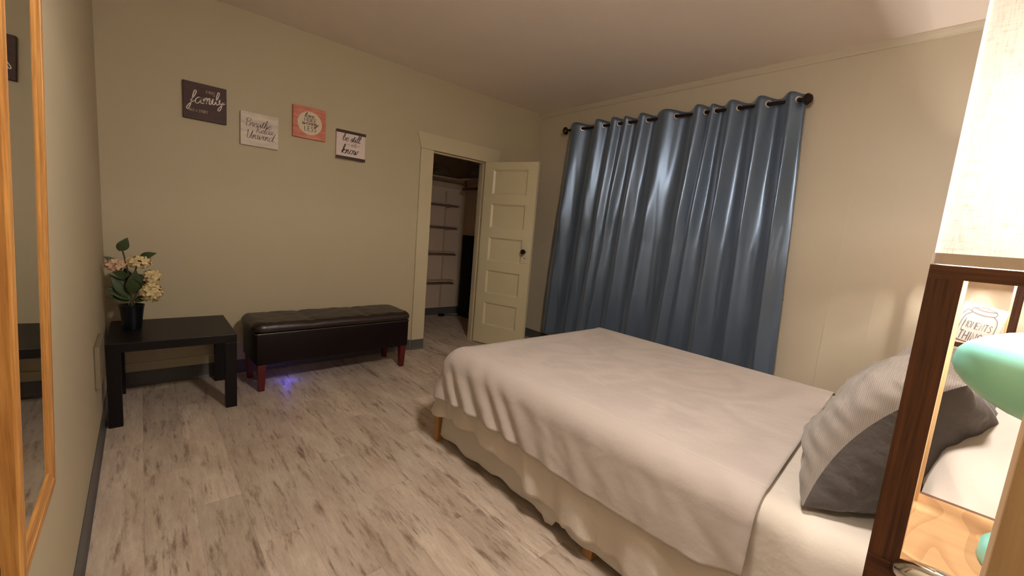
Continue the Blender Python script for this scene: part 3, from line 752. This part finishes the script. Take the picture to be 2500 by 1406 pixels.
def curtain(label, ytop, ybot, pleats, seed, zb):
    """pleats: (far edge, near edge) of each fold that hangs in front of the rod; the rod shows between them"""
    t = thing('curtain', (RXC, sum(ytop)/2, zb), label, 'curtain', 'blue satin curtains')
    NS, NZ = 340, 80
    rnd = random.Random(int(seed))
    ridg = []
    for (l, r) in pleats:
        c = (l+r)/2; f = (c-ytop[0])/(ytop[1]-ytop[0]); cb = ybot[0] + (ybot[1]-ybot[0])*f + rnd.uniform(-.03, .03)
        ridg.append((c, cb, rnd.uniform(.045, .075), rnd.uniform(.05, .10), max(.035, (l-r)*.42), rnd.uniform(.05, .085)))
    P = []
    for i in range(NS+1):
        s = i/NS; col_ = []
        yt = ytop[0] + (ytop[1]-ytop[0])*s; yb_ = ybot[0] + (ybot[1]-ybot[0])*s
        pl = 0; a_ = 0
        for k, (l, r) in enumerate(pleats):
            nl = pleats[k+1][0] if k+1 < len(pleats) else r - .06
            if l >= yt >= r: pl = math.sin(PI*(l-yt)/(l-r)); a_ = min(1, (l-r)/.12)
            elif r > yt > nl: pl = -math.sin(PI*(r-yt)/(r-nl)); a_ = min(1, (r-nl)/.12)
        for j in range(NZ+1):
            f = j/NZ
            y = yb_ + (yt-yb_)*f**1.15
            z = zb + (rodz(yt) + .050 + .012*pl*a_ - zb)*f
            amp = .048*a_*max(0, (f-.50)/.50)**.75
            low = 0
            for (c0, c1, d0, d1, w0, w1) in ridg:
                cy = c1 + (c0-c1)*f; low += (d1+(d0-d1)*f)*math.exp(-abs((y-cy)/(w1+(w0-w1)*f))**1.6)
            low *= 1-min(1, max(0, (f-.58)/.38))
            wob = .014*noise.noise(Vector((y*5, z*1.1, seed))) + .008*noise.noise(Vector((y*13, z*1.9, seed+5))) + .004*noise.noise(Vector((y*30, z*2.5, seed+9)))
            x = RXC + .018*(1-f) - pl*amp - low + wob*(1-f**3)
            col_.append(Vector((min(x, -.016), y, z)))
        P.append(col_)
    b = BM(); grid(b, P)
    o = obj('curtain_fabric', b, M_satin, t, 'all'); so = o.modifiers.new('thickness', 'SOLIDIFY'); so.thickness = .0016
    for l, r in pleats:
        b = BM(); lathe(b, (RXC-.002, r, rodz(r)), [(.027, -.003), (.027, .004), (.0185, .005), (.0185, -.004), (.027, -.003)], 24, Vector((-.62, -.78, 0)))
        obj('grommet', b, M_grom, t, True)
    return t
curtain('left blue satin curtain panel, farther from the bed head, nearest the open door', (-.595, -2.118), (-.43, -2.016),
        [(-.602, -.766), (-.92, -1.052), (-1.123, -1.231), (-1.274, -1.349), (-1.44, -1.55), (-1.642, -1.829), (-1.975, -2.092)], 3.0, .17)
curtain('right blue satin curtain panel, nearer the bed head', (-2.117, -2.795), (-2.012, -2.90),
        [(-2.12, -2.177), (-2.254, -2.354), (-2.465, -2.562), (-2.67, -2.758)], 9.0, .17)
b = BM(); tube(b, [(-.002, -2.845, .955), (-.05, -2.83, .95), (-.075, -2.825, .945)], .006, 8)
tag(obj('curtain_hook', b, M_white, smooth=True), 'small white hook on the wall at the right curtain edge', 'hook')

# ------------------------------------------------------------------ bed
BX0, BX1, BYF, BYH = -2.36, -.83, -1.725, -4.24
t = thing('bed', ((BX0+BX1)/2, -2.85, 0), 'low double bed with cream bedding under the curtained window', 'bed')
b = BM(); box(b, BX0+.035, BX1-.035, BYH+.02, BYF-.055, .30, .572, .05, 4); obj('mattress', b, M_sheet, t, True)
b = BM(); box(b, BX0+.03, BX1-.03, BYH+.02, BYF-.05, .125, .30, .01); obj('box_spring', b, M_skirt, t)
for (xx, yy) in ((BX0+.026, BYF-.04), (BX0+.050, -2.93), (BX1-.03, BYF-.04), (BX1-.03, -2.93), (BX0+.03, BYH+.08), (BX1-.03, BYH+.08)):
    b = BM(); box(b, xx-.024, xx+.024, yy-.024, yy+.024, 0, .124 if yy < -2 else .24, .003); obj('leg', b, M_leg, t, label='orange pine leg')
# fabric skirt of the box spring along the visible long side and the foot
def wavy(a, k, s): return .008*noise.noise(Vector((a*6, k, s))) + .004*noise.noise(Vector((a*17, k, s)))
P = []
for i in range(121):
    s = i/120; y = -1.81 + (BYH+.05+1.81)*s
    hem = .058 + .022*noise.noise(Vector((y*3.1, 0, 2))) + .01*math.sin(y*31)*.5 - (.03 if abs(y+2.72) < .035 else 0)
    P.append([Vector((BX0+.02 - .012*(1-f) - wavy(y, f*.6, 3)*(1-f)*1.6, y, hem + (.30-hem)*f)) for f in [j/10 for j in range(11)]])
b = BM(); grid(b, P); P = []
for i in range(81):
    s = i/80; x = BX0+.07 + (BX1-BX0-.14)*s
    hem = .06 + .02*noise.noise(Vector((x*3.1, 7, 2)))
    P.append([Vector((x, BYF-.05 + .012*(1-f) + wavy(x, f*.6, 8)*(1-f), hem + (.30-hem)*f)) for f in [j/8 for j in range(9)]])
grid(b, P); o = obj('bed_skirt', b, M_skirt, t, 'all'); so = o.modifiers.new('thickness', 'SOLIDIFY'); so.thickness = .002

def lerp_tab(tab, v):
    if v <= tab[0][0]: return tab[0][1]
    for (a, x), (c, y) in zip(tab, tab[1:]):
        if v <= c: return x + (y-x)*(v-a)/(c-a)
    return tab[-1][1]

def drape(name, mt, label, cat, inset, zt, y_head0, y_head1, hem, r0, r_foot, flare, fold, seed, rc=.16, headdrop=None):
    """cloth laid over the bed: p runs along the outline (left side, foot, right side), q from the middle line over the edge to the hem"""
    x0, x1, yf = BX0+inset, BX1-inset, BYF-inset
    pts = []      # (x, y, nx, ny, k) k: 0 left side .. 1 foot
    n1 = 110
    for i in range(n1):
        y = y_head0 + (yf-rc-y_head0)*i/n1; pts.append((x0, y, -1, 0, i/n1))
    for i in range(17):
        a = PI - (PI/2)*i/16; pts.append((x0+rc+rc*math.cos(a), yf-rc+rc*math.sin(a), math.cos(a), math.sin(a), 1))
    for i in range(1, 60):
        x = x0+rc + (x1-x0-2*rc)*i/60; pts.append((x, yf, 0, 1, 1))
    for i in range(17):
        a = PI/2 - (PI/2)*i/16; pts.append((x1-rc+rc*math.cos(a), yf-rc+rc*math.sin(a), math.cos(a), math.sin(a), 1))
    for i in range(1, n1+1):
        y = yf-rc + (y_head1-yf+rc)*i/n1; pts.append((x1, y, 1, 0, 1-i/n1))
    xm = (x0+x1)/2; P = []; arc = 0; last = None
    for (x, y, nx, ny, fr) in pts:
        if last: arc += math.hypot(x-last[0], y-last[1])
        last = (x, y)
        foot = max(0.0, ny)
        r = r0 + (r_foot-r0)*foot
        sag = .0
        ym = (y_head0+y_head1)/2; sy = ym + (yf-.62-ym)*fr; sx = xm
        top_h = zt
        hz = hem(arc, x, y, nx, ny)
        row = []
        for j in range(18):                       # top
            f = j/18
            f2 = f
            px_, py_ = sx + (x-nx*r-sx)*f2, sy + (y-ny*r-sy)*f2
            wr = .006*noise.noise(Vector((px_*2.2, py_*2.2, seed))) + .002*noise.noise(Vector((px_*7, py_*7, seed)))
            row.append(Vector((px_, py_, top_h + wr*(1-f**3))))
        arcl = r*PI/2; drop = max(.01, (top_h-r) - hz); N = 30
        for j in range(N+1):
            d = (arcl+drop)*j/N
            if d < arcl:
                a = d/r; off = -r + r*math.sin(a); z = top_h - r*(1-math.cos(a)); k = 0.35*(d/arcl)**2
            else:
                e = (d-arcl)/drop; off = (flare+.045*foot)*e; z = top_h-r-(d-arcl); k = .35+.65*e
            fo = fold(arc, y, nx, ny, k)*k
            off += fo
            row.append(Vector((x+nx*off, y+ny*off, z)))
        P.append(row)
    b = BM(); V = grid(b, P)
    bmesh.ops.remove_doubles(b, verts=b.verts, dist=.0002)
    o = obj(name, b, mt, None, 'all', origin=(xm, -2.6, zt)); so = o.modifiers.new('thickness', 'SOLIDIFY'); so.thickness = .004; so.offset = 1
    return tag(o, label, cat)

hem_c = [(-3.50, .36), (-3.38, .315), (-3.2, .306), (-2.98, .298), (-2.79, .298), (-2.63, .312), (-2.4, .322), (-2.09, .330), (-1.77, .298)]
hem_s = [(-4.24, .07), (-3.2, .10), (-2.94, .092), (-2.85, .092), (-2.675, .112), (-2.55, .142), (-2.40, .176), (-2.26, .19), (-2.09, .206), (-1.9, .19), (-1.75, .155)]
def hemc(arc, x, y, nx, ny):
    h = lerp_tab(hem_c, y) if nx < .5 else .33
    return h - .03*max(0, ny)*(1 if nx <= .2 else .5)
def hems(arc, x, y, nx, ny):
    h = lerp_tab(hem_s, y) if nx < .5 else .16
    return h + .008*math.sin(arc*34) + .006*math.sin(arc*61+1)
def foldc(arc, y, nx, ny, k):
    # sloping folds near the foot corner, flatter toward the head
    g = math.exp(-((y+2.1)/.55)**2) if nx < 0 else .6
    a = arc + k*.26
    return (.008 + .024*g)*(.5+.5*math.sin(a*40 + 4*noise.noise(Vector((a*2.3, 0, 1)))))*(.25+.75*g) + .007*noise.noise(Vector((a*11, k*2, 5))) + .004*noise.noise(Vector((a*26, k*5, 15)))
def folds(arc, y, nx, ny, k):
    a = arc + k*.16
    return .018*math.sin(a*22 + 2*noise.noise(Vector((a*3, 0, 2)))) + .006*noise.noise(Vector((a*13, k, 9))) + .004*math.sin(a*57)*k
drape('bed_sheet', M_sheet, 'cream sheet hanging below the coverlet with a wavy hem', 'sheet', .022, .580, BYH+.02, BYH+.02, hems, .075, .11, .026, folds, 4.0, rc=.07)
drape('coverlet', M_cover, 'oatmeal ribbed coverlet spread over the bed', 'bedspread', -.002, .600, -3.50, -3.40, hemc, .105, .17, .020, foldc, 1.0, rc=.13)

# ------------------------------------------------------------------ pillows
def pillow_grid(c, ex, ey, n, a, bb, T, side, seed, wr=.012, pinch=.10, NU=44, NV=34, floor=None, pw=2.2, bow=0.0, rip_a=.006):
    c = Vector(c); P = []
    for i in range(NU+1):
        u = -1+2*i/NU; row = []
        for j in range(NV+1):
            v = -1+2*j/NV
            uu = math.copysign(1-(1-abs(u))**1.35, u); vv = math.copysign(1-(1-abs(v))**1.35, v)
            X = a*uu*(1-pinch*(1-vv*vv)*uu*uu); Y = bb*vv*(1-pinch*(1-uu*uu)*vv*vv)
            h = (max(0, 1-abs(uu)**pw)*max(0, 1-abs(vv)**pw))**.48
            w_ = wr*(noise.noise(Vector((uu*3, vv*3, seed))) + .5*noise.noise(Vector((uu*8, vv*7, seed))))*min(1, h*1.6)
            # creases running in from the corners
            rip = rip_a*(math.sin(vv*30 + 4*noise.noise(Vector((vv*3, uu, seed))))*abs(uu)**5 + math.sin(uu*34 + 4*noise.noise(Vector((uu*3, vv, seed+3))))*abs(vv)**5)*min(1, h*3)
            p = c + ex*X + ey*Y + n*(side*(T*h + rip) + w_ + bow*(1-vv*vv)*uu*uu)
            if floor is not None and p.z < floor: p.z = floor + (p.z-floor)*.04
            row.append(p)
        P.append(row)
    return P
def axes(ex, tilt_dir, lean):
    """ex: long axis; lean: angle of the short axis above horizontal along tilt_dir"""
    ex = Vector(ex).normalized(); td = Vector(tilt_dir); td = (td - ex*td.dot(ex)); td.z = 0; td.normalize()
    ey = (td*math.cos(lean) + Vector((0, 0, 1))*math.sin(lean)).normalized()
    ey = (ey - ex*ey.dot(ex)).normalized()
    return ex, ey, ex.cross(ey)
def white_pillow(c, yaw, lean, a, bb, T, seed, lab, roll=0):
    ex, ey, n = axes((math.cos(yaw)*math.cos(roll), math.sin(yaw)*math.cos(roll), math.sin(roll)), (0, -1, 0), lean)
    if n.z < 0: n = -n
    b = BM(); grid(b, pillow_grid(c, ex, ey, n, a, bb, T, 1, seed, floor=.586)); grid(b, pillow_grid(c, ex, ey, n, a, bb, T, -1, seed, floor=.586))
    bmesh.ops.remove_doubles(b, verts=b.verts, dist=.0015)
    o = obj('pillow', b, M_pillow, None, 'all', origin=tuple(c)); tag(o, lab, 'pillow', 'white pillows at the bed head'); return o
white_pillow((-2.05, -4.045, .835), .03, math.radians(38), .38, .28, .19, 2.0, 'plump white pillow at the near side of the bed head, by the mint lamp')
white_pillow((-1.26, -4.02, .82), -.04, math.radians(38), .36, .27, .17, 7.0, 'white pillow at the far side of the bed head, behind the grey one')
ex, ey, n = axes((1, 0, .0), (0, -1, 0), math.radians(61))
if n.z < 0: n = -n
pc = Vector((-1.955, -3.72, .825))
t = thing('grey_pillow', tuple(pc), 'grey two-tone pillow with striped front leaning at the bed head', 'pillow')
b = BM(); grid(b, pillow_grid(pc, ex, ey, n, .335, .26, .15, 1, 11.0, wr=.02, floor=.607, bow=.05, rip_a=.008, NU=70, NV=60)); obj('striped_front', b, M_shamf, t, 'all', 'light grey finely striped front')
b = BM(); grid(b, pillow_grid(pc, ex, ey, n, .335, .26, .20, -1, 11.0, wr=.02, floor=.607, bow=.05, rip_a=.008, NU=70, NV=60)); obj('charcoal_back', b, M_shamb, t, 'all', 'plain charcoal grey back')

# ------------------------------------------------------------------ shelf floor lamps
TW = .272; PW = .030; PX_W = .044; SHZ = .930; TOPZ = 1.313
def tower(x0, yfar, label, watts, rail, bh):
    """x0 = left face, yfar = far face"""
    x1, y0 = x0+TW, yfar-TW
    t = thing('shelf_floor_lamp', ((x0+x1)/2, (y0+yfar)/2, 0), label, 'floor lamp', 'shelf floor lamps beside the bed')
    for px_ in (x0, x1-PX_W):
        for py_ in (y0, yfar-PW):
            # walnut outside faces, bulb light painted in as paler inside faces
            b = BM(); box(b, px_, px_+PX_W, py_, py_+PW, 0, TOPZ-.016)
            o = obj('post', b, [M_walnut, M_postlit], t)
            cx_, cy_ = (x0+x1)/2, (y0+yfar)/2
            for p in o.data.polygons:
                nn = p.normal
                inn = (abs(nn.x) > .9 and nn.x*(cx_-(px_+PX_W/2)) > 0) or (abs(nn.y) > .9 and nn.y*(cy_-(py_+PW/2)) > 0)
                p.material_index = 1 if inn else 0
    for zz in (.12, .52, SHZ):
        b = BM(); box(b, x0+.004, x1-.004, y0+.004, yfar-.004, zz-.013, zz); s = obj('shelf', b, M_shelf, t)
        for k, (ax, bx_, ay, by_) in enumerate(((x0-.002, x0+.0035, y0, yfar), (x1-.0035, x1+.002, y0, yfar))):
            b = BM(); box(b, ax, bx_, ay, by_, zz-.024, zz+.0015, .001, 1); obj('shelf_edge', b, M_walnuty, s)
    b = BM()
    box(b, x0, x1, y0, y0+.022, TOPZ-.016, TOPZ); box(b, x0, x1, yfar-.022, yfar, TOPZ-.016, TOPZ)
    box(b, x0, x0+.022, y0+.022, yfar-.022, TOPZ-.016, TOPZ); box(b, x1-.022, x1, y0+.022, yfar-.022, TOPZ-.016, TOPZ)
    obj('top_frame', b, M_walnuty, t)
    # linen box shade, open above and below
    z0, z1 = TOPZ+.002, TOPZ+.40; b = BM(); i = .001; rr = .010
    def ring(z, ins):
        out = []
        for (cx_, cy_, a0) in ((x1-i-ins-rr, yfar-i-ins-rr, 0), (x0+i+ins+rr, yfar-i-ins-rr, PI/2), (x0+i+ins+rr, y0+i+ins+rr, PI), (x1-i-ins-rr, y0+i+ins+rr, 1.5*PI)):
            for k in range(5):
                a = a0 + k*PI/8; out.append(Vector((cx_+rr*math.cos(a), cy_+rr*math.sin(a), z)))
        return out
    grid(b, list(map(list, zip(*[ring(z, 0) for z in (z0, (z0+z1)/2, z1)]))), closed=True)
    sh = obj('lamp_shade', b, M_shade, t, True)
    for za, zb_ in ((z0-.001, z0+.012), (z1-.012, z1+.001)):
        b = BM(); R_ = [ring(za, -.0012), ring(zb_, -.0012), ring(zb_, .002), ring(za, .002), ring(za, -.0012)]
        grid(b, list(map(list, zip(*R_))), closed=True); obj('shade_hem', b, M_hemcloth, sh)
    cx_, cy_ = (x0+x1)/2, (y0+yfar)/2
    b = BM(); bmesh.ops.create_uvsphere(b, u_segments=20, v_segments=12, radius=.03, matrix=Matrix.Translation((cx_, cy_, TOPZ+bh))); bl = obj('bulb', b, M_bulb, t, True)
    bl.visible_shadow = True
    b = BM(); lathe(b, (cx_, cy_, TOPZ-.008), [(.016, 0), (.016, bh-.035), (.012, bh-.018), (0, bh-.018)], 16); box(b, x0+.01, x1-.01, cy_-.008, cy_+.008, TOPZ-.012, TOPZ-.002)
    box(b, cx_-.006, cx_+.006, cy_-.006, cy_+.006, TOPZ-.008, TOPZ-.004); obj('socket', b, M_dark, t, True)
    li = bpy.data.lights.new('bulb_light', 'POINT'); li.energy = watts; li.color = BULB_COL; li.shadow_soft_size = .034
    lo = bpy.data.objects.new('bulb_light', li); C.objects.link(lo); lo.parent = t; lo.location = Vector((cx_, cy_, TOPZ+bh)) - wloc(t)
    if rail:
        b = BM(); yr = yfar-PW-.003; tube(b, [(x0-.004, yr, SHZ-.004), (x0-.010, yr-.004, SHZ+.004), (x0-.013, yr-.014, SHZ+.010), (x0-.014, yr-.03, SHZ+.012), (x0-.014, yr-.08, SHZ+.011), (x0-.013, yr-.16, SHZ+.009), (x0-.010, yr-.195, SHZ+.004), (x0-.004, yr-.20, SHZ-.004)], [.011, .0135, .014, .014, .014, .014, .0135, .011], 18)
        obj('chrome_rail', b, M_chrome, t, 'all', 'shiny chrome rail along the shelf edge')
    return t
M_hemcloth = mat('shade_hem_cloth', srgb(214, 198, 186), .8)
LX0, LYF = -2.973, -3.788
tower(LX0, LYF, 'shelf floor lamp with linen shade close at the right, mint lamp on its shelf', BULB_W, True, .115)
TX0, TYF = -.455, -3.706
tower(TX0, TYF, 'second shelf floor lamp beyond the bed, jar picture on its shelf', BULB_W_FAR, False, .062)

# ------------------------------------------------------------------ added fill light, out of view over the bed head, lifts the room
CL = Vector((-2.65, -3.35, 2.36))
t = thing('added_fill_light', (CL.x, CL.y, H), 'added fill light with metal pan, out of view above the bed head', 'fill light')
b = BM(); lathe(b, CL, [(0, .075), (.05, .075), (.20, .045), (.245, .0), (.25, -.02), (.244, -.02), (.238, .0), (.196, .038), (.05, .066), (0, .066)], 40); obj('metal_pan', b, M_white, t, True)  # pan keeps the added light off the ceiling and upper walls
b = BM(); lathe(b, (CL.x, CL.y, H), [(.0, 0), (.06, 0), (.06, -.02), (.012, -.03), (.012, CL.z+.07-H), (0, CL.z+.07-H)], 20); obj('stem', b, M_white, t, True)
b = BM(); bmesh.ops.create_uvsphere(b, u_segments=24, v_segments=14, radius=.08, matrix=Matrix.Translation(CL - Vector((0, 0, .03)))); obj('fill_globe', b, M_bulb, t, True)
li = bpy.data.lights.new('fill_light', 'POINT'); li.energy = FILL_W; li.color = FILL_COL; li.shadow_soft_size = .085
lo = bpy.data.objects.new('fill_light', li); C.objects.link(lo); lo.parent = t; lo.location = (0, 0, CL.z-.03-H)

# ------------------------------------------------------------------ mint desk lamp on the near tower's shelf
bc2 = Vector((LX0+.128, -3.955, SHZ))
t = thing('desk_lamp', tuple(bc2), 'mint green desk lamp with cone head on the near lamp shelf', 'lamp')
b = BM(); lathe(b, bc2, [(0, 0), (.070, 0), (.072, .004), (.071, .022), (.066, .028), (.058, .030), (0, .031)], 40); obj('base', b, M_mint, t, True)
hd_c = Vector((-2.835, -3.822, 1.192)); hx = Vector((-.12, -1, -.10)).normalized()
b = BM(); lathe(b, hd_c, [(0, 0), (.012, .0015), (.022, .007), (.034, .020), (.046, .040), (.055, .064), (.062, .095), (.066, .125), (.063, .125), (.058, .095), (.050, .060), (.038, .030), (.020, .012), (0, .008)], 40, hx)
obj('lamp_head', b, M_mint, t, True)
b = BM(); e_ = hd_c + hx*.085 + Vector((.055, 0, -.03))
tube(b, [bc2 + Vector((.03, -.02, .028)), bc2 + Vector((.04, -.025, .10)), bc2 + Vector((.05, -.015, .16)), e_ + Vector((.012, .004, -.03)), e_], .006, 12); obj('gooseneck', b, M_mint, t, True)

# ------------------------------------------------------------------ jar picture on an easel on the far lamp's shelf
bl_ = Vector((TX0+.030, -3.750, .937)); ey_ = (Vector((.070, -.038, .205))).normalized(); ex_ = Vector((.06, -1, 0)).normalized()
ex_ = (ex_ - ey_*ex_.dot(ey_)).normalized(); nn = ex_.cross(ey_)
if nn.x > 0: nn = -nn
SW, SH = .165, .225
def JP(u, v, d=0): return bl_ + ex_*(u*SW) + ey_*(v*SH) + nn*d
M_card = mat('white_canvas', srgb(236, 228, 224), .7, var=.03); M_jar = mat('grey_jar_ink', srgb(150, 148, 152), .7); M_jart = mat('jar_letter_ink', srgb(120, 112, 112), .7)
t = thing('jar_picture', tuple(bl_), 'white canvas picture of a jar on the far lamp shelf', 'picture')
b = BM(); obox(b, JP(.5, .5, -.007), ex_, ey_, nn, SW/2, SH/2, .007, .001, 1); obj('canvas', b, M_card, t)
b = BM()
def stroke(pts, w_):
    pts = catmull(pts, 8); L_, R_ = [], []
    for i, p in enumerate(pts):
        a = pts[max(i-1, 0)]; c = pts[min(i+1, len(pts)-1)]; dx, dy = c[0]-a[0], c[1]-a[1]; l = math.hypot(dx, dy) or 1e-9
        L_.append(b.verts.new(JP(p[0]-dy/l*w_, p[1]+dx/l*w_, .0006))); R_.append(b.verts.new(JP(p[0]+dy/l*w_, p[1]-dx/l*w_, .0006)))
    for i in range(len(pts)-1): b.faces.new((L_[i], L_[i+1], R_[i+1], R_[i]))
stroke([(.26, .78), (.16, .70), (.12, .55), (.12, .25), (.16, .10), (.30, .06), (.70, .06), (.84, .10), (.88, .25), (.88, .55), (.84, .70), (.74, .78)], .012)
stroke([(.24, .79), (.50, .76), (.76, .79)], .014); stroke([(.24, .90), (.50, .87), (.76, .90)], .014); stroke([(.24, .79), (.22, .85), (.24, .90)], .012); stroke([(.76, .79), (.78, .85), (.76, .90)], .012)
stroke([(.26, .90), (.5, .95), (.74, .90)], .010); stroke([(.24, .80), (.14, .83), (.10, .77), (.06, .70)], .010); stroke([(.20, .62), (.18, .45), (.19, .30)], .008)
obj('jar_drawing', b, M_jar, t)
for L_ in (('MOMENTS', True, .50, .48, .62, 0, .008), ('THINGS', True, .50, .20, .62, 0, .012)):
    b = BM(); letter(b, lambda u, v: JP(u, v, .0007), [L_]); obj('lettering', b, M_jart, t)
t = thing('wire_easel', tuple(JP(.5, 0)), 'small dark wire easel holding the jar picture', 'easel')
b = BM(); lo_ = JP(.0, 0, -.02); zf = SHZ+.0035
a0, a1 = JP(.18, -.012, .012), JP(.82, -.012, .012); a0b, a1b = JP(.18, -.012, -.018), JP(.82, -.012, -.018)
up0, up1 = JP(.18, .05, .012), JP(.82, .05, .012)
for q_ in (a0, a1, a0b, a1b): q_.z = max(q_.z, zf)
tube(b, [a0b, a0, up0, up1, a1, a1b], .0018, 8); obj('front_wire', b, M_wire, t, True)
b = BM(); k0, k1 = JP(.3, .6, -.0165), JP(.7, .6, -.0165)
f0_ = Vector((TX0+.17, k0.y-.004, zf)); f1_ = Vector((TX0+.17, k1.y-.004, zf))
tube(b, [a0b, f0_, k0, k1, f1_, a1b], .0018, 8); obj('back_wire', b, M_wire, t, True)

# ------------------------------------------------------------------ tan upright close at the right edge
b = BM(); lean = math.radians(.4); uy = Vector((0, -math.sin(lean), math.cos(lean))); pb = Vector((-3.205, -3.8600-.021, 0))
ez2 = uy; ey2 = Vector((0, math.cos(lean), math.sin(lean)))
obox(b, pb + uy*.78, Vector((1, 0, 0)), ey2, ez2, .018, .021, .779, .002)
for v in b.verts: v.co.z = max(v.co.z, 0)
t = obj('wooden_upright', b, M_tan, origin=tuple(pb)); tag(t, 'plain tan wooden upright standing close at the right edge', 'post')
